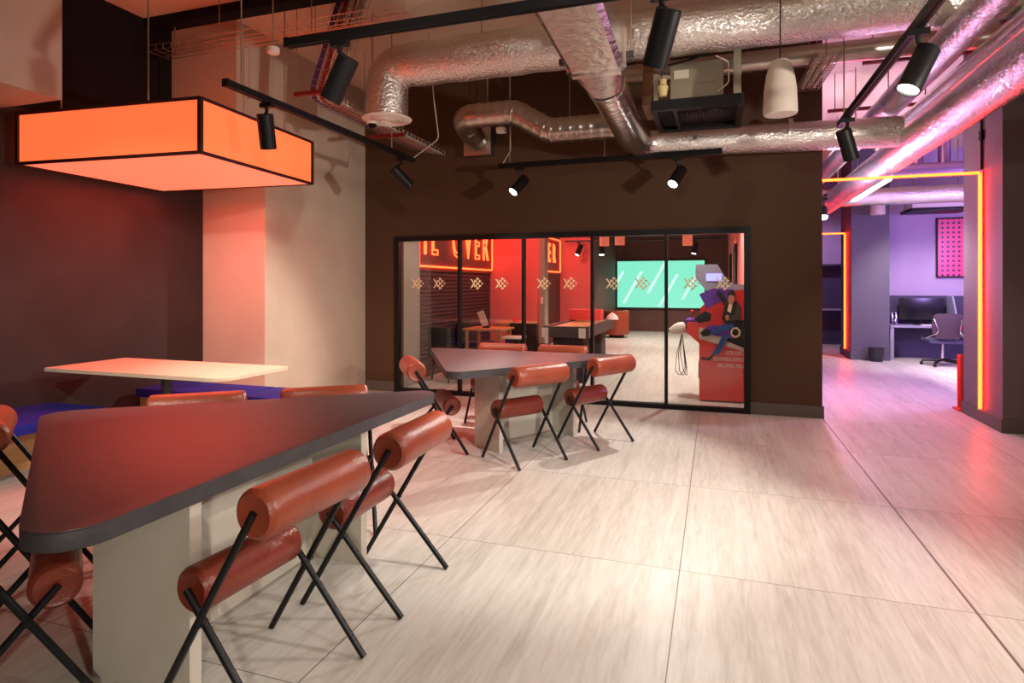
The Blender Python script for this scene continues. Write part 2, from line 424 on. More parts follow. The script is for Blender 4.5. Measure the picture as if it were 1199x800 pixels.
# doors on the room's right wall
for i, yy in enumerate((11.2, 14.8)):
    d = bpy.data.objects.new('door_%d' % (i+1), None); C.objects.link(d); d['kind'] = 'structure'; d.location = (.33, yy, 0)
    d['label'] = 'dark door in the pink right wall of the glass room'
    mb = MB(); mb.box(-.03, .008, -.5, -.44, 0, 2.1); mb.box(-.03, .008, .44, .5, 0, 2.1); mb.box(-.03, .008, -.44, .44, 2.04, 2.1); part('door_frame', mb, M['black'], d)
    part('door_leaf', MB().box(-.012, .006, -.44, .44, .01, 2.04), M['green'], d)
# slatted cladding below the sign
mb = MB()
for k in range(34): mb.box(-4.198, -4.165, 8.0, 11.08, .06+k*.062, .105+k*.062)
cl = struct('trim_2', mb, mat('slat_paint', srgb(66, 58, 62), .45))

# neon sign
def text_mesh(body, size, extrude=0, outline=0, align='CENTER', space=1.0):
    cu = bpy.data.curves.new('txt', 'FONT'); cu.body = body; cu.size = size; cu.extrude = extrude; cu.align_x = align; cu.space_character = space
    if outline: cu.fill_mode = 'NONE'; cu.bevel_depth = outline; cu.bevel_resolution = 1
    cu.resolution_u = 3
    o = bpy.data.objects.new('txt', cu); C.objects.link(o)
    bpy.context.view_layer.update()
    dg = bpy.context.evaluated_depsgraph_get()
    me = bpy.data.meshes.new_from_object(o.evaluated_get(dg), depsgraph=dg)
    bpy.data.objects.remove(o); bpy.data.curves.remove(cu)
    return me
def text_part(name, body, size, Mx, m, parent, off=(0, 0, 0), **kw):
    me = text_mesh(body, size, **kw); me.transform(Mx); me.transform(Matrix.Translation(-Vector(off)))
    me.materials.clear(); me.materials.append(m); me.name = name
    o = bpy.data.objects.new(name, me); C.objects.link(o); o.parent = parent; return o
def neon_sign(x, ya, yb, z0, z1, letters, lab, size):
    s = thing('neon_sign', lab, 'neon sign', (x, (ya+yb)/2, z0))
    mb = MB(); mb.box(x-.03, x-.005, ya-.06, yb+.06, z0-.06, z1+.06); part('backboard', mb, M['darkw'], s, True)
    part('border_tube', MB().tube(fillet([(x+.03, ya, z0), (x+.03, yb, z0), (x+.03, yb, z1), (x+.03, ya, z1)], .05, 4)+[Vector((x+.03, ya, z0))], .016, 6), M['neonr'], s, True)
    for ch, yc, zb, wdt in letters:
        Mx = Matrix.Translation((x+.03, yc, zb)) @ Matrix.Rotation(PI/2, 4, 'Z') @ Matrix.Rotation(PI/2, 4, 'X') @ Matrix.Diagonal((wdt, 1, 1, 1))
        text_part('neon_letter', ch, size, Mx, M['neonr'], s, s.location, outline=.012)
    return s
Ls = [('M', 8.02, 1.88, .62), ('E', 8.47, 1.88, .62), ('O', 9.32, 1.88, .60), ('V', 9.80, 1.88, .62), ('E', 10.22, 1.88, .62), ('R', 10.64, 1.88, .62)]
neon_sign(-4.13, 7.95, 11.0, 1.69, 2.6, Ls, 'large red neon letter sign above the slatted wall on the left', .78)
neon_sign(-3.70, 12.4, 14.7, 1.72, 2.5, [('O', 12.75, 1.95, .6), ('V', 13.2, 1.95, .6), ('E', 13.65, 1.95, .6), ('R', 14.1, 1.95, .6)], 'smaller repeat of the large red neon letters deep in the room past the grey post', .62)  # second, smaller set of letters repeating the large sign's last word
solo('light_switch', MB().box(-3.14, -3.09, 11.035, 11.049, 1.05, 1.18, bev=.003), M['white'], 'small white switch plate on the grey post in the glass room', 'switch')

# ------------------------------------------------------------------ screen
def screen_mat():
    m = bpy.data.materials.new('screen_picture'); m.use_nodes = True; N, L = nodes(m); b = N['Principled BSDF']
    tc = N.new('ShaderNodeTexCoord'); sp = N.new('ShaderNodeSeparateXYZ'); L.new(tc.outputs['Object'], sp.inputs[0])
    def mth(op, a, v=None):
        n = N.new('ShaderNodeMath'); n.operation = op
        L.new(a, n.inputs[0])
        if v is not None:
            if isinstance(v, (int, float)): n.inputs[1].default_value = v
            else: L.new(v, n.inputs[1])
        return n.outputs[0]
    t = mth('SUBTRACT', mth('ADD', sp.outputs[0], 5.2), mth('MULTIPLY', sp.outputs[2], .55))
    st = mth('LESS_THAN', mth('MODULO', t, .55), .085)
    z = mth('ABSOLUTE', mth('SUBTRACT', sp.outputs[2], mth('MULTIPLY', mth('SINE', mth('MULTIPLY', mth('FLOOR', mth('DIVIDE', t, .55)), 2.3)), .22)))
    st = mth('MULTIPLY', st, mth('LESS_THAN', z, .48))
    mx = N.new('ShaderNodeMix'); mx.data_type = 'RGBA'; L.new(st, mx.inputs[0])
    mx.inputs[6].default_value = srgb(128, 226, 196); mx.inputs[7].default_value = srgb(205, 252, 236)
    b.inputs['Base Color'].default_value = (.02, .02, .02, 1)
    L.new(mx.outputs[2], b.inputs['Emission Color']); b.inputs['Emission Strength'].default_value = 1.3
    return m
sc = thing('wall_screen', 'huge mint green screen with white streaks on the far wall', 'screen', (-1.58, 18.62, 1.42))
part('bezel', MB().box(-1.31, 1.31, -.02, .045, -.74, .74, bev=.005), M['screen_edge'], sc)
part('display', MB().box(-1.27, 1.27, -.026, -.0205, -.70, .70), screen_mat(), sc)

# ------------------------------------------------------------------ chairs
def tube_chair_mesh():
    d = {}
    xb, zb, xs, zs = -.184, .707, .115, .403; R = .082
    def roll(x, z, L_, r):
        mb = MB(); c = .016
        prof = [(0, -L_/2), (r-c-.012, -L_/2), (r-c, -L_/2-.004), (r-.004, -L_/2+.006), (r, -L_/2+c)]
        prof += [(r, -L_/2+c+k*(L_-2*c)/6) for k in range(1, 6)]
        prof += [(r, L_/2-c), (r-.004, L_/2-.006), (r-c, L_/2+.004), (r-c-.012, L_/2), (0, L_/2)]
        mb.lathe(prof, 32, Matrix.Rotation(PI/2, 4, 'X'), (x, 0, z)); return mb
    d['backrest'] = roll(xb, zb, .505, R); d['seat'] = roll(xs, zs, .445, R*.95)
    d['bl'] = []
    for s in (-1, 1):
        y = s*.262
        e = Vector((xb, y, zb)); f = Vector((.238, y, .006)); u = (e-f).normalized()
        d['bl'].append(('back_leg', MB().tube([f, e+u*.012], .0125, 12)))
    d['sl'] = []
    for s in (-1, 1):
        y = s*.236
        e = Vector((xs, y, zs)); f = Vector((-.238, y, .006)); u = (e-f).normalized()
        d['sl'].append(('seat_leg', MB().tube([f, e+u*.012], .0125, 12)))
    return d
proto = thing('roll_chair', 'x', 'chair', (0, 0, 0))
dm = tube_chair_mesh()
bk = part('backrest', dm['backrest'], M['leather'], proto); st = part('seat', dm['seat'], M['leather_d'], proto)
for nme, mb in dm['bl']: part('leg', mb, M['steel'], proto)
for nme, mb in dm['sl']: part('leg', mb, M['steel'], proto)
for s in (-1, 1):   # bolts where the legs cross
    mb = MB(); mb.tube([(.0445, s*.225, .3215), (.0445, s*.277, .3215)], .010, 10); part('cross_bolt', mb, M['steel'], proto)
G1 = 'roll chairs with crossed legs around the triangular tables'
chairs = [
    (-1.516, 1.78, 3.081, 'tan leather roll chair nearest the camera, on the open floor side of the front table'),
    (-1.503, 2.519, 3.157, 'tan leather roll chair second along the open floor side of the front table'),
    (-1.466, 4.714, 2.517, 'tan roll chair at the middle of the back table, facing its near long edge'),
    (-1.028, 5.44, 2.62, 'tan roll chair at the right tip of the back table nearest the glass'),
    (-2.350, 1.476, math.radians(55), 'roll chair tucked under the near left corner of the front table'),
    (-3.27, 2.17, math.radians(55), 'roll chair at the left corner of the front table beside the blue bench'),
    (-2.857+.112, 2.764-.145, math.radians(-52.4), 'left one of two roll chairs showing only a backrest behind the front table'),
    (-2.293+.112, 3.186-.145, math.radians(-52.4), 'right one of two roll chairs showing only a backrest behind the front table'),
    (-2.30, 4.73, math.radians(36), 'roll chair at the left side of the back table, backrest towards the corner'),
    (-2.16, 6.12-.184, -PI/2, 'left one of two roll chairs between the back table and the glass'),
    (-1.50, 6.12-.184, -PI/2, 'right one of two roll chairs between the back table and the glass'),
]
for i, (x, y, a, lb) in enumerate(chairs):
    o = proto if i == 0 else copy_tree(proto)
    o.location = (x, y, 0); o.rotation_euler = (0, 0, a); o['label'] = lb; o['group'] = G1

# ------------------------------------------------------------------ triangular tables
def tri_table(P, R, base, lab, zt=.75):
    cx = sum(p[0] for p in P)/3; cy = sum(p[1] for p in P)/3
    t = thing('triangular_table', lab, 'table', (cx, cy, 0), 0, 'triangular tables')
    poly = [(x-cx, y-cy) for x, y in rounded_poly(P, R, 12)]
    part('tabletop', MB().prism(poly, zt-.006, zt, bev=.002), M['slate'], t)
    ed = part('top_edge', MB().prism(poly, zt-.058, zt-.0062, bev=.002), M['slate_e'], t)
    E1, E2, inw, wl, th, inset = base
    E1 = Vector(E1); E2 = Vector(E2); u = (E2-E1).normalized(); n = Vector(inw).normalized()
    def slab(p, d, L_, th_):
        side = Vector((-d.y, d.x)); q = [p-side*th_/2, p+d*L_-side*th_/2, p+d*L_+side*th_/2, p+side*th_/2]
        return [(a.x-cx, a.y-cy) for a in q]
    part('base_wing', MB().prism(slab(E1, n, wl, th), .0, zt-.0585, bev=.003), M['base'], t)
    part('base_wing', MB().prism(slab(E2, n, wl, th), .0, zt-.0585, bev=.003), M['base'], t)
    a = E1+n*inset+u*(th/2); b = E2+n*inset-u*(th/2)
    part('base_spine', MB().prism(slab(a, (b-a).normalized(), (b-a).length, th), .012, zt-.0585, bev=.003), M['base'], t)
    return t
tri_table([(-1.635, 1.02), (-1.635, 3.55), (-3.361, 2.229)], [.13, .10, .13],
          ((-1.69, 1.625), (-1.70, 2.69), (-1, 0), .45, .05, .32), 'large charcoal triangular table nearest the camera glowing red from the lamp')
tri_table([(-1.92, 4.18), (-.66, 5.80), (-2.86, 5.80)], [.10, .10, .06],
          ((-1.71, 4.80), (-1.25, 5.57), (-.86, .51), .34, .04, .30), 'charcoal triangular table standing by the glass partition')

# ------------------------------------------------------------------ white table, benches
t = thing('dining_table', 'pale rectangular table under the orange lamp by the dark wall', 'table', (-4.21, 3.765, 0))
pl = rounded_poly([(-5.11, 3.41), (-3.31, 3.41), (-3.31, 4.12), (-5.11, 4.12)], [.02, .14, .02, .02], 8)
part('tabletop', MB().prism(pl, .722, .75, bev=.004), M['birch'], t, True)
part('column', MB().tube([(-4.21, 3.76, .03), (-4.21, 3.76, .722)], .04, 20), M['grey'], t, True)
part('foot_plate', MB().lathe([(0, 0), (.27, 0), (.27, .012), (.25, .02), (.05, .03), (0, .03)], 32, None, (-4.21, 3.76, 0)), M['grey'], t, True)
part('mounting_plate', MB().box(-3.95, -3.6, 3.62, 3.9, .708, .722), M['blackm'], t, True)
def bench(x0, x1, y0, y1, lab, ncush, ax, inset):
    b = thing('bench', lab, 'bench', ((x0+x1)/2, (y0+y1)/2, 0), 0, 'blue cushioned benches')
    if ax == 'y': pb = (x0+.0, x1-inset, y0, y1-.0)
    else: pb = (x0, x1, y0+.06, y1)
    part('plinth', MB().box(*pb, 0, .355), M['wood'], b, True)
    for k in range(ncush):
        if ax == 'y': q = (x0, x1, y0+(y1-y0)*k/ncush+.003, y0+(y1-y0)*(k+1)/ncush-.003)
        else: q = (x0+(x1-x0)*k/ncush+.003, x0+(x1-x0)*(k+1)/ncush-.003, y0, y1)
        part('cushion', MB().box(*q, .356, .44, bev=.022), M['blue'], b, True)
bench(-5.29, -4.60, 1.0, 3.58, 'blue cushioned bench along the dark left wall', 3, 'y', .42)
bench(-5.2, -3.37, 4.29, 4.79, 'blue cushioned bench against the pale column behind the pale table', 3, 'x', 0)

# ------------------------------------------------------------------ big lamp
lc = (-4.36, 4.01); lr = math.radians(4.4)
lamp = thing('pendant_lamp', 'huge glowing orange box pendant hung above the pale table', 'lamp', (*lc, 2.355), lr)
hx, hy, hz = .84, .70, .39
part('side_shade', MB().box(-hx, hx, -hy, hy, .014, hz), M['lampside'], lamp)
part('bottom_shade', MB().box(-hx+.01, hx-.01, -hy+.01, hy-.01, 0, .0135), M['lampbot'], lamp)
mb = MB(); e = .011
for sx in (-1, 1):
    for sy in (-1, 1): mb.box(sx*hx-e*1.3, sx*hx+e*1.3, sy*hy-e*1.3, sy*hy+e*1.3, -.004, hz+.006)
for z in (.004, hz):
    for sx in (-1, 1): mb.box(sx*hx-e, sx*hx+e, -hy, hy, z-e, z+e)
    for sy in (-1, 1): mb.box(-hx, hx, sy*hy-e, sy*hy+e, z-e, z+e)
part('edge_trim', mb, M['lampedge'], lamp)
for sx, sy in ((-.72, -.45), (.35, -.66), (.62, .60), (-.6, .6)): 
    p = part('hanging_rod', MB().tube([(sx*1.0, sy, hz), (sx*1.0, sy, CE-2.355-.002)], .006, 8), M['rod'], lamp)
l = bpy.data.lights.new('lamp_glow', 'AREA'); l.energy = 50; l.color = (1, .075, .055); l.shape = 'RECTANGLE'; l.size = 1.6; l.size_y = 1.3
lo = bpy.data.objects.new('lamp_glow', l); C.objects.link(lo); lo.location = (0, 0, -.02); lo.parent = lamp

# ------------------------------------------------------------------ tracks and spotlights
def track(p0, p1, lab, rods):
    p0 = Vector(p0); p1 = Vector(p1); t = thing('lighting_track', lab, 'track', ((p0+p1)/2)[:], 0, 'black ceiling lighting tracks')
    d = (p1-p0).normalized(); L_ = (p1-p0).length
    Mx = Matrix.Translation(p0) @ d.to_track_quat('X', 'Z').to_matrix().to_4x4()
    mb = MB(); mb.box(0, L_, -.022, .022, 0, .048, Mx); part('rail', mb, M['black'], t, True)
    mb = MB(); mb.box(.01, L_-.01, -.006, .006, -.003, .0, Mx); part('contact_slot', mb, M['blackm'], t, True)
    for s in (0, L_): part('end_cap', MB().box(s-.012, s+.012, -.024, .024, -.003, .051, Mx), M['black'], t, True)
    for s in rods:
        q = p0+d*s; part('hanging_rod', MB().tube([q+Vector((0, 0, .03)), (q.x, q.y, CE-.002)], .005, 8), M['rod'], t, True)
track((-3.12, 3.25, 2.75), (-3.12, 5.9, 2.75), 'black lighting track running past the right side of the orange lamp', (.14, 2.2))
track((-2.34, 6.53, 2.75), (.05, 6.53, 2.75), 'black lighting track in front of the brown wall above the glass', (.12, 1.2))
track((-2.28, 2.83, 2.75), (2.2, 2.83, 2.75), 'black lighting track crossing the ceiling at the top centre', (2.2, 3.9))
track((1.0, 2.9, 2.75), (1.0, 5.76, 2.75), 'black lighting track running from the top right towards the passage', (.5, 2.7))
def spot_head(x, y, zt, target, lab, lit=True, power=60, size=60, color=WARM, s=1.0, grp='black cylinder track spotlights', zc=.21, blend=.55):
    h = thing('track_spotlight', lab, 'spotlight', (x, y, zt-zc), 0, grp)
    c = Vector((x, y, zt-zc)); d = (Vector(target)-c).normalized()
    q = (-d).to_track_quat('Z', 'Y').to_matrix().to_4x4()
    part('adapter', MB().box(x-.05*s, x+.05*s, y-.02*s, y+.02*s, zt-.035, zt-.0005) if abs(d.x) < 9 else None, M['black'], h, True)
    r = .058*s; L_ = .25*s
    top = c-d*(L_*.32)
    part('stem', MB().tube([(x, y, zt-.035), (x, y, zt-.035-.03*s), top+Vector((0, 0, .04*s)), top], .013*s, 8), M['black'], h, True)
    T4 = Matrix.Translation((0, 0, 0))
    mb = MB(); mb.lathe([(0, L_/2), (r-.006, L_/2), (r, L_/2-.006), (r, -L_/2), (r-.006, -L_/2), (r-.008, -L_/2+.03), (0, -L_/2+.031)], 28, q)
    part('body', mb, M['black'], h)
    mb = MB(); mb.lathe([(0, -L_/2+.012), (r-.0085, -L_/2+.012), (r-.0085, -L_/2+.018), (0, -L_/2+.018)], 28, q)
    part('lens', mb, M['lens'] if lit else M['lens_dim'], h)
    if power:
        o = spot('spot_lamp', d*(L_/2+.01), d*3, power, color, size, blend, .03); o.parent = h
    return h
ZT = 2.75
spot_head(-3.12, 3.64, ZT, (-3.408, 4.360, 0.284), 'black spotlight hanging in front of the orange lamp, pointing down', False, 70, 75)
spot_head(-3.12, 5.65, ZT, (-2.040, 6.970, 0.980), 'black spotlight at the far end of the track beside the orange lamp', False, 45, 65)
spot_head(-1.94, 2.83, ZT, (-3.260, 3.070, 0.548), 'black spotlight at the left end of the top centre track', False, 35, 55)
spot_head(-.233, 2.83, ZT, (-0.953, 3.790, 0.452), 'large black spotlight at the top centre beside the foil ducts', False, 150, 80)
spot_head(-2.11, 6.53, ZT, (-3.070, 5.090, 0.860), 'left one of two lit spotlights on the brown wall track', True, 210, 85)
spot_head(-.38, 6.53, ZT, (-1.220, 5.090, 0.812), 'right one of two lit spotlights on the brown wall track', True, 210, 85)
spot_head(1.0, 3.67, ZT, (-0.008, 3.190, 0.428), 'lit spotlight shining down at the camera from the right hand track', True, 110, 85)
spot_head(1.0, 5.46, ZT, (1.720, 6.180, 0.380), 'unlit looking spotlight at the far end of the right hand track', False, 60, 90)

# ------------------------------------------------------------------ ducts
def hanger(T, x, y, z, r):
    part('hanger', MB().tube([(x, y, z+r*.98), (x, y, CE-.002)], .006, 6), M['rod'], T, True)
# main foil duct with the grille
t = thing('foil_duct', 'wide foil wrapped duct crossing the whole ceiling from the round grille', 'duct', (-2.97, 5.1, 3.0))
path = resample(fillet([(-2.97, 5.1, 3.01), (-2.97, 5.1, 3.48), (3.6, 5.1, 3.48)], .34, 10), .12)
rr = [.2+.004*math.sin(i*1.7)+random.uniform(-.003, .003) for i in range(len(path))]
part('duct_wrap', MB().tube(path, rr, 28), M['foil'], t, True)
part('grille', MB().lathe([(0, .012), (.05, .012), (.055, .0), (.06, .012), (.085, .012), (.09, 0), (.097, .012), (.12, .014), (.125, .002), (.133, .014), (.155, .016), (.16, .004), (.168, .016), (.19, .018), (.20, .002), (.232, .012), (.235, .02), (.2, .035), (0, .035)], 40, None, (-2.97, 5.1, 2.975)), M['white'], t, True)
for x in (-2.0, -.1, 1.4): hanger(t, x, 5.1, 3.48, .2)
# rectangular trunk and round branch
t = thing('rectangular_duct', 'rectangular foil duct coming from the top and narrowing to a round branch', 'duct', (-.81, 3.4, 2.8))
mb = MB(); bm = mb.bm
def ring(y, xc, zc, hw, hh, n=32, rnd=0.0):
    out = []
    for k in range(n):
        a = 2*PI*(k+.5)/n; c, s = math.cos(a), math.sin(a)
        m_ = max(abs(c), abs(s)); px, pz = c/m_*hw, s/m_*hh
        qx, qz = c*hw, s*hh
        out.append(bm.verts.new((xc+px*(1-rnd)+qx*rnd, y, zc+pz*(1-rnd)+qz*rnd)))
    return out
rings = [ring(1.6, -.83, 3.33, .215, .15), ring(2.6, -.83, 3.24, .21, .15), ring(3.5, -.82, 3.16, .205, .15), ring(4.30, -.815, 3.09, .20, .15),
         ring(4.31, -.815, 3.09, .215, .165), ring(4.36, -.815, 3.085, .215, .165), ring(4.37, -.815, 3.085, .2, .15, rnd=.1), ring(4.66, -.81, 2.98, .15, .15, rnd=1)]
for A, B in zip(rings, rings[1:]):
    for k in range(32): mb.face([A[k], A[(k+1) % 32], B[(k+1) % 32], B[k]])
mb.face(rings[0]); part('trunk', mb, M['foil_s'], t, True)
pts = resample(fillet([(-.81, 4.64, 2.98), (-.81, 6.62, 2.92), (1.66, 6.62, 2.87)], .30, 8), .15)
part('round_branch', MB().tube(pts[:18], .15, 28, cap=False), M['foil_s'], t, True)
part('branch_wrap', MB().tube(pts[17:], [.146+random.uniform(-.003, .003) for _ in pts[17:]], 28), M['foil'], t, True)
for p, dr in (((-.81, 4.72, 2.978), (0, 1, -.02)), ((-.2, 6.62, 2.93), (1, 0, 0)), ((.7, 6.62, 2.93), (1, 0, 0))):
    p = Vector(p); dr = Vector(dr).normalized(); part('joint_band', MB().tube([p-dr*.02, p+dr*.02], .154, 28), M['foil_s'], t, True)
mb = MB(); mb.box(-1.09, -1.02, 4.32, 4.36, 3.03, 3.07); mb.box(-.62, -.55, 4.32, 4.36, 3.03, 3.07); part('support_rail', mb, M['grey'], t, True)
for x in (-1.07, -.57): hanger(t, x, 4.34, 3.07, 0)
# spiral duct
t = thing('spiral_duct', 'ribbed steel spiral duct with a double bend on the brown wall', 'duct', (-2.1, 6.4, 3.0))
path = resample(fillet([(-2.80, 6.98, 3.20), (-2.80, 6.42, 3.34), (-2.12, 6.42, 3.34), (-1.72, 6.42, 3.10), (-.93, 6.42, 3.10)], .22, 8), .022)
rr = [.133+(.007 if i % 5 == 0 else 0) for i in range(len(path))]
part('pipe', MB().tube(path, rr, 28), M['spiral'], t, True)
part('wall_flange', MB().box(-2.98, -2.62, 6.98, 7.128, 3.02, 3.36, bev=.004), M['spiral'], t, True)
for x in (-2.45, -1.5): hanger(t, x, 6.42, 3.34 if x < -2 else 3.10, .135)
solo('sensor_box', MB().box(-2.34, -2.24, 6.4, 6.48, 3.125, 3.185, bev=.004).tube([(-2.29, 6.44, 3.18), (-2.29, 6.44, 3.199)], .02, 10), M['white'], 'small white sensor box clipped under the spiral duct', 'sensor')
# upper slim pipe
t = thing('spiral_duct', 'slim ribbed duct running behind the foil duct above the fan coil unit', 'duct', (.6, 6.3, 3.7))
path = resample([Vector((-.9, 6.3, 3.57)), Vector((2.3, 6.3, 3.57))], .03)
part('pipe', MB().tube(path, [.098+(.003 if i % 5 == 0 else 0) for i in range(len(path))], 24), M['spiral'], t, True)
for x in (-.5, .9): hanger(t, x, 6.3, 3.57, .098)
# depth ducts on the right
def depth_duct(x, y0, y1, z, r, m, lab, hs, bump=.003, nm='foil_duct'):
    t = thing(nm, lab, 'duct', (x, (y0+y1)/2, z-r))
    path = resample([Vector((x, y0, z)), Vector((x, y1, z))], .14)
    part('duct_wrap', MB().tube(path, [r+random.uniform(-bump, bump) for _ in path], 28), m, t, True)
    for y in hs: hanger(t, x, y, z, r)
    return t
depth_duct(1.79, 3.2, 11.98, 2.775, .155, M['foil'], 'long foil duct passing over the passage towards the far room', (4.4, 7.6, 10.5))
depth_duct(1.97, 3.2, 8.8, 3.19, .08, M['foil_s'], 'slim shiny pipe running to the passage above the long foil duct', (5.0, 7.0), .001, 'shiny_pipe')
depth_duct(1.59, 3.0, 12.0, 3.15, .118, M['foil'], 'foil duct behind the lit right spotlight running into the passage', (4.6, 8.2))
t = thing('foil_duct', 'foil duct lying across the far room above the desk', 'duct', (3.4, 12.2, 2.83))
path = resample([Vector((1.2, 12.2, 2.97)), Vector((6.0, 12.2, 2.97))], .14)
part('duct_wrap', MB().tube(path, [.155+random.uniform(-.003, .003) for _ in path], 28), M['foil'], t, True)
hanger(t, 3.0, 12.2, 2.97, .155)
t = thing('lilac_pipe', 'plain pipe lying across the far room above the neon line', 'pipe', (3.6, 11.0, 3.1))
part('pipe', MB().tube([(2.25, 11.0, 3.2), (6, 11.0, 3.2)], .11, 20), M['pipel'], t, True); hanger(t, 3.5, 11.0, 3.2, .11)
for i, (x, lb) in enumerate(((3.05, 'left'), (3.42, 'middle'), (3.76, 'right'))):
    s = solo('riser_pipe', MB().tube([(x, 11.25, 3.32), (x, 11.25, CE-.002)], .085, 16), M['pipel'], lb+' one of three short upright pipes high up in the far room', 'pipe', 'upright pipes in the far room')
solo('sprinkler_pipe', MB().tube([(2.2, 9.6, 3.62), (5.5, 9.6, 3.62)], .03, 10).tube([(3.0, 9.6, 3.6), (3.0, 9.6, CE-.002)], .007, 6), M['redpipe'], 'thin dark red sprinkler pipe across the ceiling of the far room', 'pipe')
solo('sprinkler_pipe', MB().tube([(-3.15, 2.4, CE-.06), (-3.15, 4.45, CE-.06)], .025, 10).tube([(-3.15, 3.2, CE-.06), (-3.15, 3.2, CE-.002)], .008, 6), M['redpipe'], 'thin dark red sprinkler pipe under the ceiling at the upper left', 'pipe')
for i, (y, z) in enumerate(((6.5, 3.5), (8.4, 3.55))):
    s = thing('strut_rail', ['steel strut bracket above the far end of the right track', 'steel strut bracket hanging over the passage'][i], 'bracket', (1.6, y, z))
    part('rail', MB().box(-.28, .75, -.02, .02, 0, .04), M['redpipe'], s)
    for x in (-.2, .6): part('hanging_rod', MB().tube([(x, 0, .04), (x, 0, CE-z-.002)], .006, 6), M['rod'], s)

# ------------------------------------------------------------------ fan coil unit
t = thing('fan_coil_unit', 'open fan coil unit with black tray hung between the foil ducts', 'air conditioner', (-.15, 5.6, 2.88))
mb = MB(); mb.box(-.52, .22, 5.22, 6.02, 2.93, 2.965); 
for q in ((-.52, -.47, 5.22, 6.02), (.17, .22, 5.22, 6.02), (-.47, .17, 5.22, 5.27), (-.47, .17, 5.97, 6.02), (-.34, -.31, 5.27, 5.97)): mb.box(*q, 2.88, 2.93)
part('tray', mb, M['black'], t, True)
mb = MB()
for k in range(16): mb.box(-.29+k*.025, -.28+k*.025, 5.50, 5.74, 2.915, 2.93)
part('vent_slats', mb, M['grey'], t, True)
part('inlet_plate', MB().box(-.45, -.36, 5.3, 5.9, 2.915, 2.93), M['blackm'], t, True)
cbx = part('control_box', MB().box(-.36, .06, 5.23, 5.75, 2.966, 3.26, bev=.006), M['fcu'], t, True)
part('label_plate', MB().box(-.33, -.21, 5.222, 5.2295, 3.13, 3.20), M['label'], cbx, True, 'pale paper label', root=t)
part('label_plate', MB().box(-.16, -.01, 5.222, 5.2295, 3.08, 3.14), M['fcu'], cbx, True, root=t)
part('side_bracket', MB().box(.14, .2, 5.34, 5.38, 2.966, 3.42), M['fcu'], t, True)
part('side_bracket', MB().box(-.5, -.46, 5.26, 5.30, 2.966, 3.2), M['fcu'], t, True)
part('valve', MB().lathe([(0, 0), (.03, 0), (.045, .08), (.03, .1), (.03, .14), (0, .14)], 16, None, (-.42, 5.24, 3.0)), M['yellow'], t, True, 'pale yellow valve')
part('cable', MB().tube(fillet([(-.40, 5.2, 3.24), (-.2, 5.2, 3.27), (.05, 5.2, 3.34), (.12, 5.22, 3.36), (.2, 5.25, 3.42)], .1, 4), .009, 6), M['blackm'], t, True)
part('cable', MB().tube(fillet([(.0, 5.2, 3.28), (.1, 5.2, 3.22), (.1, 5.2, 3.05), (.02, 5.2, 2.99)], .05, 4), .005, 6), M['cab_w'], t, True)
for x in (-.49, .17): part('hanging_rod', MB().tube([(x, 5.95, 2.96), (x, 5.95, CE-.002)], .006, 6), M['rod'], t, True)
t = thing('plenum_box', 'angled brown metal plenum between the round branch and the fan coil unit', 'duct', (-.6, 6.0, 3.1))
part('casing', MB().prism([(5.45, 3.0), (5.95, 3.0), (6.05, 3.35), (5.6, 3.45)], -.62, -.535, Matrix(((0, 0, 1, 0), (1, 0, 0, 0), (0, 1, 0, 0), (0, 0, 0, 1)))), mat('plenum_metal', srgb(150, 110, 80), .5, .3), t, True)
part('hanging_rod', MB().tube([(-.58, 5.8, 3.3), (-.58, 5.8, CE-.002)], .006, 6), M['rod'], t, True)

# pendant speakers
def speaker(x, y, zb, s, lab):
    t = thing('pendant_speaker', lab, 'speaker', (x, y, zb), 0, 'white cone pendant speakers')
    part('housing', MB().lathe([(.128*s, .0), (.134*s, .02*s), (.126*s, .2*s), (.108*s, .33*s), (.085*s, .42*s), (.06*s, .445*s), (0, .448*s)], 32), M['offw'], t)
    part('grille', MB().lathe([(0, -.004), (.118*s, -.002), (.127*s, .004), (.118*s, .012), (0, .012)], 32), M['white'], t)
    part('cable', MB().tube([(0, 0, .44*s), (0, 0, CE-zb-.002)], .005, 6), M['blackm'], t)
speaker(.445, 4.80, 2.655, .88, 'white cone pendant speaker hanging right of the fan coil unit')
speaker(2.80, 12.6, 2.69, .92, 'small white cone pendant speaker in the far room by the grey column')

# detectors and small fittings
t = thing('smoke_detector', 'white smoke detector hanging above the orange lamp', 'smoke detector', (-3.45, 4.1, 3.31))
part('body', MB().lathe([(0, 0), (.03, 0), (.05, .012), (.055, .05), (.045, .06), (0, .06)], 24), M['white'], t)
part('drop_pipe', MB().tube([(0, 0, .055), (0, 0, CE-3.31-.002)], .006, 8), M['rod'], t)
t = thing('security_camera', 'small white dome camera hanging left of the round grille', 'camera', (-3.13, 5.1, 2.94))
part('housing', MB().lathe([(0, .09), (.05, .09), (.054, .03), (.046, .02), (0, .02)], 24), M['white'], t)
part('dome', MB().lathe([(.04, .02), (.036, 0), (.02, -.016), (0, -.02)], 24), M['blackm'], t)
part('drop_pipe', MB().tube([(0, 0, .085), (0, 0, CE-2.94-.002)], .006, 8), M['rod'], t)
# cables hanging to the tracks
solo('power_cable', MB().tube(fillet([(-2.25, 6.62, CE-.002), (-2.25, 6.62, 3.6), (-2.24, 6.62, 2.96), (-2.31, 6.53, 2.787)], .1, 5), .006, 6), M['cab_w'], 'pale cable dropping to the left end of the brown wall track', 'cable')
solo('power_cable', MB().tube(fillet([(-2.72, 5.45, CE-.002), (-2.72, 5.6, 3.3), (-2.76, 5.8, 2.95), (-3.10, 5.88, 2.788)], .1, 5), .006, 6), M['cab_w'], 'pale cable hanging right of the round grille to the track end', 'cable')

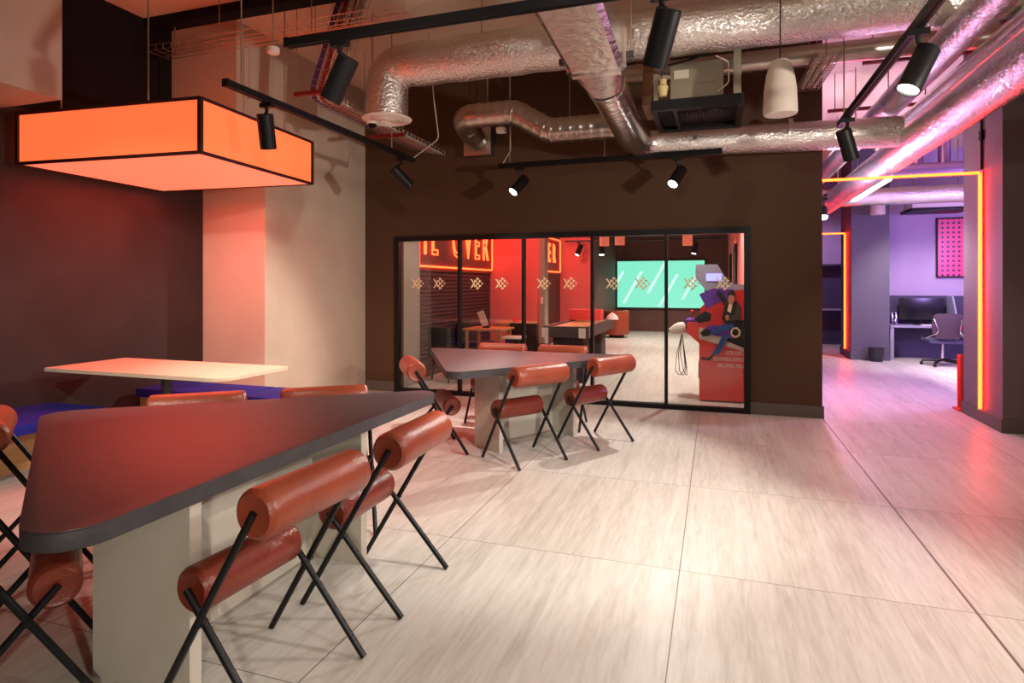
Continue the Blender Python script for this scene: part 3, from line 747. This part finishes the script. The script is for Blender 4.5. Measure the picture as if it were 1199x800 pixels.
# wire basket trays
def basket(path, width, depth, lab, side, cables=()):
    # path: points; side: unit vector across
    side = Vector(side).normalized(); P = resample([Vector(p) for p in path], .09)
    c = sum(P, Vector())/len(P)
    t = thing('cable_tray', lab, 'cable tray', (c.x, c.y, min(p.z for p in P)), 0, 'wire cable trays')
    mb = MB(); n = len(P)
    def nrm(i):
        a = P[max(0, i-1)]; b = P[min(n-1, i+1)]; q = side.cross((b-a).normalized())
        return q.normalized() if q.z >= 0 else -q.normalized()
    for s, h in ((-1, 0), (-.33, 0), (.33, 0), (1, 0), (-1, 1), (1, 1)):
        mb.tube([p+side*(s*width/2)+nrm(i)*h*depth for i, p in enumerate(P)], .0036, 4)
    for i, p in enumerate(P):
        u = nrm(i)*depth; a = p-side*width/2; b = p+side*width/2
        mb.tube([a+u, a, b, b+u], .0036, 4)
    part('wire_mesh', mb, M['wire'], t, True)
    for k, (s, mt, r) in enumerate(cables):
        part('cable', MB().tube([p+side*(s*width/2)+nrm(i)*(.012+r) for i, p in enumerate(P)], r, 6), M[mt], t, True)
    return t
bt = basket([(-5.03, 4.4, 3.6), (-2.35, 4.4, 3.6)], .22, .05, 'bare wire cable tray crossing above the orange lamp', (0, 1, 0))
for x in (-4.3, -3.3): part('hanging_rod', MB().tube([(x, 4.4, 3.6), (x, 4.4, CE-.002)], .005, 6), M['rod'], bt, True)
cset = [(-.88, 'cab_p', .013), (-.72, 'cab_p', .012), (-.56, 'cab_w', .010), (-.40, 'cab_r', .014), (-.22, 'cab_r', .013), (-.06, 'cab_w', .010), (.12, 'cab_w', .012), (.30, 'cab_r', .009), (.48, 'cab_w', .013), (.66, 'cab_w', .012), (.82, 'cab_w', .010)]
bt = basket(fillet([(-3.10, 4.70, 4.01), (-3.48, 4.76, 3.13), (-3.48, 7.12, 3.10)], .2, 6), .34, .06, 'wire cable tray carrying purple, red and white cables down to the brown wall', (1, 0, -.15), cset)
for (x, y, z) in ((-3.2, 4.64, 3.70), (-3.44, 4.69, 3.20), (-3.48, 5.9, 3.08)):
    part('strut_bracket', MB().box(x-.26, x+.26, y-.02, y+.02, z-.04, z-.005), M['redpipe'], bt, True)
    for s in (-.24, .24): part('hanging_rod', MB().tube([(x+s, y, z-.02), (x+s, y, CE-.002)], .004, 6), M['rod'], bt, True)
bt = basket([(.90, 5.7, 3.34), (.90, 6.9, 3.42)], .2, .05, 'short wire cable tray with pale cables beside the brown wall end', (1, 0, 0), [(-.5, 'cab_w', .02), (.1, 'cab_w', .022), (.6, 'cab_w', .018)])
for y in (5.8, 6.8): part('hanging_rod', MB().tube([(.90, y, 3.40), (.90, y, CE-.002)], .005, 6), M['rod'], bt, True)

# ------------------------------------------------------------------ neon portals
def neon_portal(xa, xb, y, z0, z1, lab, r=.0135):
    t = thing('neon_strip', lab, 'neon light', (xb, y, z0), 0, 'orange neon lines over the passage')
    part('upright_tube', MB().tube([(xb, y, z0), (xb, y, z1-r)], r, 8), M['neon'], t, True)
    part('cross_tube', MB().tube([(xa, y, z1), (xb, y, z1)], r, 8), M['neon'], t, True)
    part('channel', MB().box(xb+.018, xb+.0285, y-.012, y+.012, z0, z1+.012), M['neon_back'], t, True)
    return t
neon_portal(1.07, 2.57, 7.43, .14, 2.565, 'near orange neon line framing the passage and the pillar')
solo('conduit', MB().tube([(2.586, 7.43, 2.6), (2.586, 7.43, CE-.002)], .012, 8).box(2.57, 2.599, 7.40, 7.46, 2.9, 3.0), M['blackm'], 'black conduit running up the pillar from the neon line', 'conduit')

# ------------------------------------------------------------------ far room
struct('wall_far', MB().box(1.0, 7.0, 16.4, 16.5, 0, CE), M['lilac'])
struct('wall_desk', MB().box(3.06, 7.0, 13.72, 13.85, 0, CE-.001), M['lilac'])
struct('wall_far_column', MB().box(2.43, 3.058, 12.9, 13.9, 0, CE-.001), M['greyv'])
mb = MB(); mb.box(2.41, 3.0575, 12.88, 13.92, 0, .15, bev=.003); struct('baseboard_far', mb, M['greyv'])
struct('wall_far_right', MB().box(6.5, 6.6, 6.99, 16.4, 0, CE), M['lilac'])
neon_portal(1.08, 2.40, 13.35, .16, 2.42, 'far orange neon line on the grey column', .013)
t = thing('shelf_unit', 'dark shelving unit behind the far grey column', 'shelves', (2.2, 16.0, 0))
part('carcass', MB().box(-.75, -.70, 0, .38, 0, 1.9).box(.0, .05, 0, .38, 0, 1.9).box(.7, .75, 0, .38, 0, 1.9).box(-.7, .7, .34, .38, 0, 1.9).box(-.7, .7, 0, .34, 1.86, 1.9).box(-.7, .7, 0, .34, 0, .06), M['deskd'], t)
for x0 in (-.70, .05):
    part('shelf', MB().box(x0+.001, x0+.649 if x0 > 0 else -.001, 0, .335, .80, .84), M['deskw'], t)
t = thing('desk', 'lilac workstation desk against the far wall with dark back screen', 'desk', (4.0, 13.3, 0))
part('desktop', MB().box(3.1, 5.2, 13.0, 13.69, .615, .65), M['deskw'], t, True)
part('side_panel', MB().box(3.1, 3.16, 13.02, 13.69, 0, .614), M['deskw'], t, True)
part('side_panel', MB().box(5.14, 5.2, 13.02, 13.69, 0, .614), M['deskw'], t, True)
part('modesty_panel', MB().box(3.16, 5.14, 13.6, 13.64, 0, .614), M['deskd'], t, True)
part('back_screen', MB().box(3.1, 5.2, 13.64, 13.69, .651, 1.2), M['deskd'], t, True)
part('divider_screen', MB().prism([(13.05, .651), (13.635, .651), (13.635, 1.2), (13.35, 1.2)], 4.18, 4.21, Matrix(((0, 0, 1, 0), (1, 0, 0, 0), (0, 1, 0, 0), (0, 0, 0, 1)))), M['deskw'], t, True)
t = thing('monitor', 'wide black monitor on the far desk', 'monitor', (3.72, 13.45, .65))
part('panel', MB().box(-.37, .37, -.02, .02, .09, .51, bev=.006), M['monitor'], t)
part('stand', MB().box(-.03, .03, .02, .05, .02, .3), M['black'], t); part('foot', MB().box(-.12, .12, -.08, .1, 0, .014), M['black'], t)
solo('keyboard', MB().box(3.62, 3.95, 13.08, 13.2, .651, .672, bev=.003), M['white'], 'pale keyboard lying before the black monitor', 'keyboard')
for i, (y, lb) in enumerate(((13.2, 'front'), (13.45, 'rear'))):
    solo('bottle', MB().lathe([(0, 0), (.034, 0), (.036, .16), (.014, .21), (.014, .25), (0, .25)], 14, None, (3.23, y, .651)), M['chrome'], lb+' one of two pale metal bottles at the left end of the desk', 'bottle', 'bottles on the desk')
# office chair
t = thing('office_chair', 'dark swivel office chair at the far desk', 'chair', (3.74, 12.4, 0))
part('seat', MB().box(-.25, .25, -.22, .26, .40, .47, bev=.03), M['deskd'], t)
mb = MB(); mb.prism(rounded_poly([(-.24, .5), (.24, .5), (.22, .92), (-.22, .92)], [.12, .12, .1, .1], 6), -.30, -.255, Matrix(((1, 0, 0, 0), (0, 0, 1, 0), (0, 1, 0, 0), (0, 0, 0, 1))), bev=.01)
part('backrest', mb, mat('chair_back', srgb(62, 42, 54), .6), t)
for s in (-1, 1): part('armrest', MB().tube(fillet([(s*.2, -.29, .82), (s*.15, -.34, .6), (s*.29, -.2, .5), (s*.29, .12, .5), (s*.22, .16, .42)], .08, 4), .014, 8), M['chrome'], t)
part('gas_lift', MB().tube([(0, 0, .1), (0, 0, .40)], .028, 12), M['chrome'], t)
for k in range(5):
    a = 2*PI*k/5+.3; q = (math.cos(a)*.3, math.sin(a)*.3)
    part('foot', MB().tube([(0, 0, .11), (*q, .075)], [.03, .016], 8), M['black'], t)
    part('caster', MB().tube([(q[0]-.02, q[1], .03), (q[0]+.02, q[1], .03)], .03, 12), M['black'], t)
t = thing('waste_bin', 'small black waste bin at the foot of the far grey column', 'bin', (2.8, 12.72, 0))
part('bucket', MB().lathe([(0, .006), (.10, .006), (.103, 0), (.13, .24), (.135, .24), (.135, .25), (.122, .25), (.095, .012), (0, .012)], 20), M['bin'], t)
def dots_mat():
    m = bpy.data.materials.new('pink_print'); m.use_nodes = True; N, L = nodes(m); b = N['Principled BSDF']
    tc = N.new('ShaderNodeTexCoord'); mp = N.new('ShaderNodeMapping'); mp.inputs['Scale'].default_value = (11, 11, 11); L.new(tc.outputs['Object'], mp.inputs[0])
    sp = N.new('ShaderNodeSeparateXYZ'); L.new(mp.outputs[0], sp.inputs[0])
    def m2(op, a, v=None):
        n = N.new('ShaderNodeMath'); n.operation = op; L.new(a, n.inputs[0])
        if v is not None:
            if isinstance(v, (int, float)): n.inputs[1].default_value = v
            else: L.new(v, n.inputs[1])
        return n.outputs[0]
    fx = m2('SUBTRACT', m2('FRACT', m2('ADD', sp.outputs[0], 50)), .5); fz = m2('SUBTRACT', m2('FRACT', m2('ADD', sp.outputs[2], 50)), .5)
    d = m2('ADD', m2('MULTIPLY', fx, fx), m2('MULTIPLY', fz, fz)); k = m2('LESS_THAN', d, .07)
    mx = N.new('ShaderNodeMix'); mx.data_type = 'RGBA'; L.new(k, mx.inputs[0]); mx.inputs[6].default_value = srgb(225, 62, 120); mx.inputs[7].default_value = srgb(70, 22, 70)
    L.new(mx.outputs[2], b.inputs['Base Color']); b.inputs['Roughness'].default_value = .3; return m
t = thing('framed_picture', 'framed pink picture with a grid of dark dots on the lilac wall', 'picture', (4.45, 13.7, 1.55))
part('frame', MB().box(-.42, -.395, -.03, .015, 0, 1.15).box(.395, .42, -.03, .015, 0, 1.15).box(-.395, .395, -.03, .015, 1.125, 1.15).box(-.395, .395, -.03, .015, 0, .025), M['black'], t)
part('print', MB().box(-.394, .394, -.012, .012, .026, 1.124), dots_mat(), t)
t = thing('ceiling_cassette', 'dark ceiling air unit above the far desk', 'air conditioner', (3.75, 12.8, 2.72))
part('body', MB().box(-.42, .42, -.25, .3, .06, .26, bev=.01), M['white'], t); part('panel', MB().box(-.46, .46, -.3, .35, 0, .058, bev=.01), M['black'], t)
for x in (-.35, .35): part('hanging_rod', MB().tube([(x, 0, .255), (x, 0, CE-2.72-.002)], .008, 6), M['rod'], t)
t = thing('linear_light', 'bright white linear light slung below the foil ducts over the passage', 'light', (2.22, 10.5, 2.83))
part('housing', MB().box(-.04, .04, -1.1, 1.1, .02, .07), M['white'], t); part('diffuser', MB().box(-.037, .037, -1.09, 1.09, 0, .0195), M['led'], t)
for y in (-.8, .8): part('hanging_rod', MB().tube([(0, y, .07), (0, y, CE-2.83-.002)], .004, 6), M['rod'], t)
spot_head(1.42, 9.35, 2.62, (1.2, 7.2, .6), 'lit spotlight at the left edge of the passage in the far room', True, 15, 60, s=.9, grp=None)
t = thing('lighting_track', 'short track holding the far passage spotlight', 'track', (1.42, 9.6, 2.62))
part('rail', MB().box(-.018, .018, -.4, 1.4, 0, .035), M['black'], t); part('hanging_rod', MB().tube([(0, .3, .03), (0, .3, CE-2.62-.002)], .005, 6), M['rod'], t)
t = thing('floor_sign', 'small red floor sign standing behind the pillar', 'sign', (2.612, 8.08, 0))
part('board', MB().box(-.03, .42, -.012, .012, .03, .63, bev=.004), M['arcade'], t); part('foot', MB().box(-.05, .42, -.09, .09, 0, .03, bev=.006), M['arcade'], t)

# ------------------------------------------------------------------ glass room furniture
AY = 7.70   # arcade cabinet, side panel towards the glass
ac = thing('arcade_cabinet', 'red arcade cabinet with a printed rider on its side behind the glass', 'arcade machine', (.05, AY+.3, 0))
XZ = Matrix(((1, 0, 0, 0), (0, 0, 1, 0), (0, 1, 0, 0), (0, 0, 0, 1)))
body = [(-.19, .02), (.325, .02), (.325, 1.36), (.26, 1.66), (.20, 1.66), (-.19, 1.30), (-.09, 1.12), (-.1, .98), (-.33, .90), (-.33, .78), (-.19, .64)]
body = [(-.19, .02), (.325, .02), (.325, 1.42), (.16, 1.42), (.02, 1.66), (-.23, 1.66), (-.235, 1.5), (-.06, 1.28), (-.02, 1.04), (-.12, .97), (-.33, .95), (-.345, .84), (-.19, .70)]
part('cabinet_body', MB().prism(body, AY, AY+.62, XZ), M['arcade'], ac, True)
part('marquee', MB().prism([(.02, 1.66), (-.23, 1.66), (-.235, 1.5), (-.08, 1.305), (.325, 1.36), (.325, 1.42), (.16, 1.42)], AY-.006, AY-.001, XZ), M['arcgrey'], ac, True, 'grey upper side of the cabinet')
part('marquee_glow', MB().box(-.11, .07, AY-.012, AY-.0065, 1.46, 1.55), emis('marquee_light', (.35, .35, 1), 1.2), ac, True)
cp = part('control_panel', MB().box(-.35, -.1, AY+.05, AY+.57, .955, .985, bev=.005), M['purple'], ac, True)
for y in (.15, .3, .45): part('button', MB().lathe([(0, 0), (.02, 0), (.02, .015), (0, .018)], 12, None, (-.22, AY+y, .985)), M['bluep'], cp, True, root=ac)
part('joystick', MB().tube([(-.28, AY+.3, .98), (-.28, AY+.3, 1.06)], .008, 8).lathe([(0, 0), (.02, .01), (.025, .025), (.02, .04), (0, .05)], 12, None, (-.28, AY+.3, 1.05)), M['redprint'], cp, True, root=ac)
part('coin_plate', MB().box(-.205, -.191, AY+.2, AY+.42, .25, .45), M['grey'], ac, True)
def decal(name, poly, m, dz, label=None): return part(name, MB().prism(poly, AY-dz-.002, AY-dz, XZ), M[m], ac, True, label)
decal('print_panel', [(-.18, 1.13), (-.01, 1.30), (.325, 1.33), (.325, .93), (.05, .90), (-.16, .97)], 'redprint', .007, 'red upper print')
decal('print_panel', [(-.19, 1.3), (-.03, 1.37), (.2, 1.36), (.2, 1.28), (-.05, 1.16), (-.1, 1.12)], 'purple', .009, 'violet print')
decal('print_panel', [(-.19, .76), (.325, .62), (.325, .70), (.10, .80), (-.19, .90)], 'offw', .007, 'pale sweep')
decal('print_panel', [(.12, .74), (.325, .66), (.325, 1.0), (.2, .98)], 'blackcloth', .0075, 'black machine print')
decal('print_panel', [(-.13, .86), (-.10, .92), (.20, .93), (.27, .86), (.22, .77), (.0, .80), (-.12, .83)], 'purple', .011, 'purple motorbike print')
decal('print_panel', [(.165, .85), (.19, .90), (.24, .91), (.28, .87), (.275, .81), (.23, .78), (.18, .80)], 'decal', .013)
decal('print_panel', [(.185, .85), (.20, .885), (.235, .89), (.26, .865), (.255, .825), (.225, .805), (.19, .82)], 'blackcloth', .015)
decal('print_panel', [(-.25, 1.0), (-.12, 1.10), (-.05, 1.06), (-.06, .98), (-.2, .95)], 'blackcloth', .0085, 'dark handlebar print')
# rider printed on the side: jacket, arms, jeans, boots, head
decal('rider_print', [(.07, 1.00), (.10, 1.15), (.14, 1.22), (.24, 1.22), (.29, 1.13), (.28, 1.02), (.22, .95), (.12, .94)], 'blackcloth', .017, 'black jacket')
decal('rider_print', [(.14, 1.22), (.10, 1.17), (.05, 1.26), (.01, 1.33), (.045, 1.345), (.09, 1.29)], 'blackcloth', .018)
decal('rider_print', [(.24, 1.2), (.29, 1.13), (.27, 1.0), (.14, .98), (.12, 1.02), (.22, 1.06)], 'grey', .019)
decal('rider_print', [(.105, 1.03), (.12, 1.06), (.15, 1.05), (.15, 1.0), (.12, .985)], 'skin', .021)
decal('rider_print', [(.13, 1.10), (.15, 1.19), (.19, 1.19), (.17, 1.08)], 'decal', .0185)
decal('rider_print', [(.145, 1.19), (.14, 1.27), (.155, 1.31), (.195, 1.315), (.215, 1.28), (.205, 1.21), (.175, 1.175)], 'skin', .020)
decal('rider_print', [(.138, 1.27), (.135, 1.31), (.16, 1.345), (.205, 1.345), (.225, 1.3), (.215, 1.25), (.205, 1.285), (.16, 1.295)], 'hair', .022)
decal('rider_print', [(.10, .95), (.2, .97), (.2, .90), (-.05, .81), (-.10, .85)], 'denim', .016, 'blue jeans')
decal('rider_print', [(.08, .82), (.15, .80), (.04, .58), (-.03, .56), (-.04, .60), (.02, .68)], 'denim', .0165, 'blue jeans')
decal('rider_print', [(-.05, .87), (-.07, .80), (-.15, .79), (-.18, .83), (-.13, .88)], 'blackcloth', .018, 'black boot')
decal('rider_print', [(-.025, .56), (.0, .60), (-.10, .53), (-.16, .54), (-.17, .51), (-.06, .50)][::-1], 'blackcloth', .018, 'black boot')
for i, (s, z) in enumerate((('SYSTEM SUPER 2', .575), ('BREATHTAKING GRAPHICS', .50), ('LONG LASTING THRILLS', .425))):
    Mx = Matrix.Translation((.318, AY-.009, z)) @ Matrix.Rotation(PI/2, 4, 'X') @ Matrix.Diagonal((.40, 1, 1, 1))
    text_part('lettering', s, .070, Mx, M['white'], ac, ac.location, extrude=.0006, align='RIGHT')
pd = part('punch_pad', MB().lathe([(0, -.12), (.03, -.115), (.06, -.05), (.075, .02), (.06, .08), (0, .10)], 16, Matrix.Rotation(1.25, 4, 'Y'), (-.44, AY+.12, .87)), M['white'], ac, True, 'pale padded controller')
part('bracket', MB().tube([(-.38, AY+.12, .87), (-.30, AY+.12, .90)], .025, 8), M['black'], ac, True)
for k in range(3):
    a = [(-.40, AY+.12, .80), (-.46+.02*k, AY+.12+.02*k, .55), (-.48+.05*k, AY+.15, .34), (-.42+.04*k, AY+.15, .27), (-.36+.01*k, AY+.14, .38), (-.395, AY+.12, .80)]
    part('cable_loop', MB().tube(fillet(a, .06, 4), .0045, 6), M['blackm'], ac, True)

# shuffleboard table and things around it
t = thing('shuffleboard_table', 'long wooden shuffleboard game table behind the glass', 'game table', (-2.02, 9.5, 0))
mb = MB(); mb.box(-.33, -.28, -1.1, 1.1, .66, .82).box(.28, .33, -1.1, 1.1, .66, .82).box(-.28, .28, -1.1, -1.05, .66, .82).box(-.28, .28, 1.05, 1.1, .66, .82)
part('frame', mb, M['grey'], t)
part('playing_board', MB().box(-.27, .27, -1.04, 1.04, .76, .80, bev=.004), M['wood'], t)
for y in (-.75, .7): part('pedestal', MB().box(-.22, .22, y-.22, y+.22, 0, .659, bev=.006), M['blackcloth'], t)
for x in (-.3, .24): part('paper_notice', MB().box(x-.05, x+.05, -1.106, -1.101, .66, .80), M['white'], t, False, 'white paper notice')
solo('score_box', MB().box(-2.33, -1.8, 9.95, 10.2, .825, 1.0, bev=.008), M['redbox'], 'red box standing on the far end of the shuffleboard table', 'box')
solo('cloth_bundle', MB().lathe([(0, 0), (.11, 0), (.09, .05), (.05, .09), (0, .12)], 10, None, (-1.665, 10.3, .825)), M['white'], 'crumpled white cloth on the far right corner of the shuffleboard table', 'cloth')
t = thing('tub_chair', 'round red tub armchair at the far left of the room under the screen', 'armchair', (-2.52, 16.3, 0))
mb = MB(); outer = []; pts = [(.33*math.cos(a), .33*math.sin(a)) for a in [PI*.15+k*PI*1.35/14 for k in range(15)]]
poly = pts+[(.24/.33*x, .24/.33*y) for x, y in pts[::-1]]
part('backrest', MB().prism(poly, .08, .72, Matrix.Rotation(2.4, 4, 'Z'), bev=.02), M['leather'], t)
part('seat', MB().lathe([(0, .08), (.235, .08), (.235, .36), (.2, .4), (0, .41)], 24), M['redbox'], t)
part('base', MB().lathe([(0, 0), (.2, 0), (.2, .079), (0, .079)], 24), M['blackm'], t)
# tables and chairs on the left
def cafe_table(x, y, z, hw, hd, lab, ws=False):
    t = thing('cafe_table', lab, 'table', (x, y, 0), 0, None)
    part('tabletop', MB().box(-hw, hw, -hd, hd, z-.03, z, bev=.004), M['wood'] if not ws else M['white'], t)
    for sx in (-1, 1):
        for sy in (-1, 1): part('leg', MB().box(sx*(hw-.06)-.02, sx*(hw-.06)+.02, sy*(hd-.06)-.02, sy*(hd-.06)+.02, 0, z-.031), M['wood'] if not ws else M['black'], t)
cafe_table(-3.32, 8.75, .75, .32, .3, 'small wooden table with the leaning card behind the glass')
cafe_table(-3.38, 10.3, .75, .30, .3, 'wooden table at the foot of the red wall in the glass room')
cafe_table(-2.72, 8.2, .68, .14, .14, 'small white side table left of the shuffleboard table', True)
t = thing('table_card', 'white menu card leaning on the small wooden table', 'card', (-3.36, 8.75, .751), 0)
part('sheet', MB().box(-.055, .055, -.003, .003, 0, .25, Matrix.Rotation(-.38, 4, 'Y') @ Matrix.Translation((0, 0, .021))), M['white'], t)
part('foot', MB().box(-.05, .05, -.03, .03, 0, .018), M['black'], t)
solo('condiment_box', MB().box(-3.42, -3.3, 10.2, 10.28, .751, .82, bev=.004), M['redbox'], 'tiny red box on the table at the foot of the red wall', 'box')
def lounge(x, y, a, lab):
    t = thing('lounge_chair', lab, 'chair', (x, y, 0), a, 'dark chairs in the glass room')
    part('backrest', MB().box(-.26, .26, .18, .26, .34, .80, bev=.03), M['green'], t)
    part('seat', MB().box(-.25, .25, -.24, .18, .36, .45, bev=.03), M['green'], t)
    for sx in (-1, 1):
        for sy in (-1, 1): part('leg', MB().tube([(sx*.22, sy*.2, 0), (sx*.2, sy*.17, .37)], .012, 8), M['black'], t)
lounge(-3.72, 8.25, 2.6, 'dark green chair left of the small wooden table in the glass room')
lounge(-2.85, 9.45, 2.9, 'dark green chair between the two wooden tables in the glass room')
lounge(-3.85, 9.6, 1.6, 'dark green chair against the slatted wall under the neon sign')
# lamps in the glass room
for i, (x, y, lb) in enumerate(((-2.2, 12.6, 'left'), (-1.85, 12.4, 'middle'), (-.55, 13.0, 'right'))):
    t = thing('drum_pendant', lb+' one of three small orange drum pendants near the ceiling of the glass room', 'lamp', (x, y, 2.22), 0, 'drum pendants in the glass room')
    part('shade', MB().lathe([(.10, 0), (.10, .26), (.095, .26), (.095, 0)], 20), M['shade'], t); part('cable', MB().tube([(0, 0, .2), (0, 0, RC-2.222)], .004, 6), M['blackm'], t); part('bulb', MB().lathe([(0, 0.05), (.03, .08), (.02, .15), (0, .2)], 12), M['lens_dim'], t)
t = thing('lighting_track', 'black track hung under the ceiling of the glass room', 'track', (-1.6, 14.5, 2.45)); part('rail', MB().box(-1.9, 1.7, -.018, .018, 0, .038), M['black'], t)
for x in (-1.5, 1.4): part('hanging_rod', MB().tube([(x, 0, .03), (x, 0, RC-2.452)], .006, 6), M['rod'], t)
for x, tgt, lb in ((-3.15, (-3.6, 14.0, 1.0), 'left'), (-2.6, (-2.4, 13.6, 0), 'middle'), (-.45, (-.9, 14.0, 0), 'right')):
    spot_head(x, 14.5, 2.45, tgt, lb+' one of three spotlights on the track in the glass room', True, 0, s=1.1, grp='glass room spotlights', zc=.2)
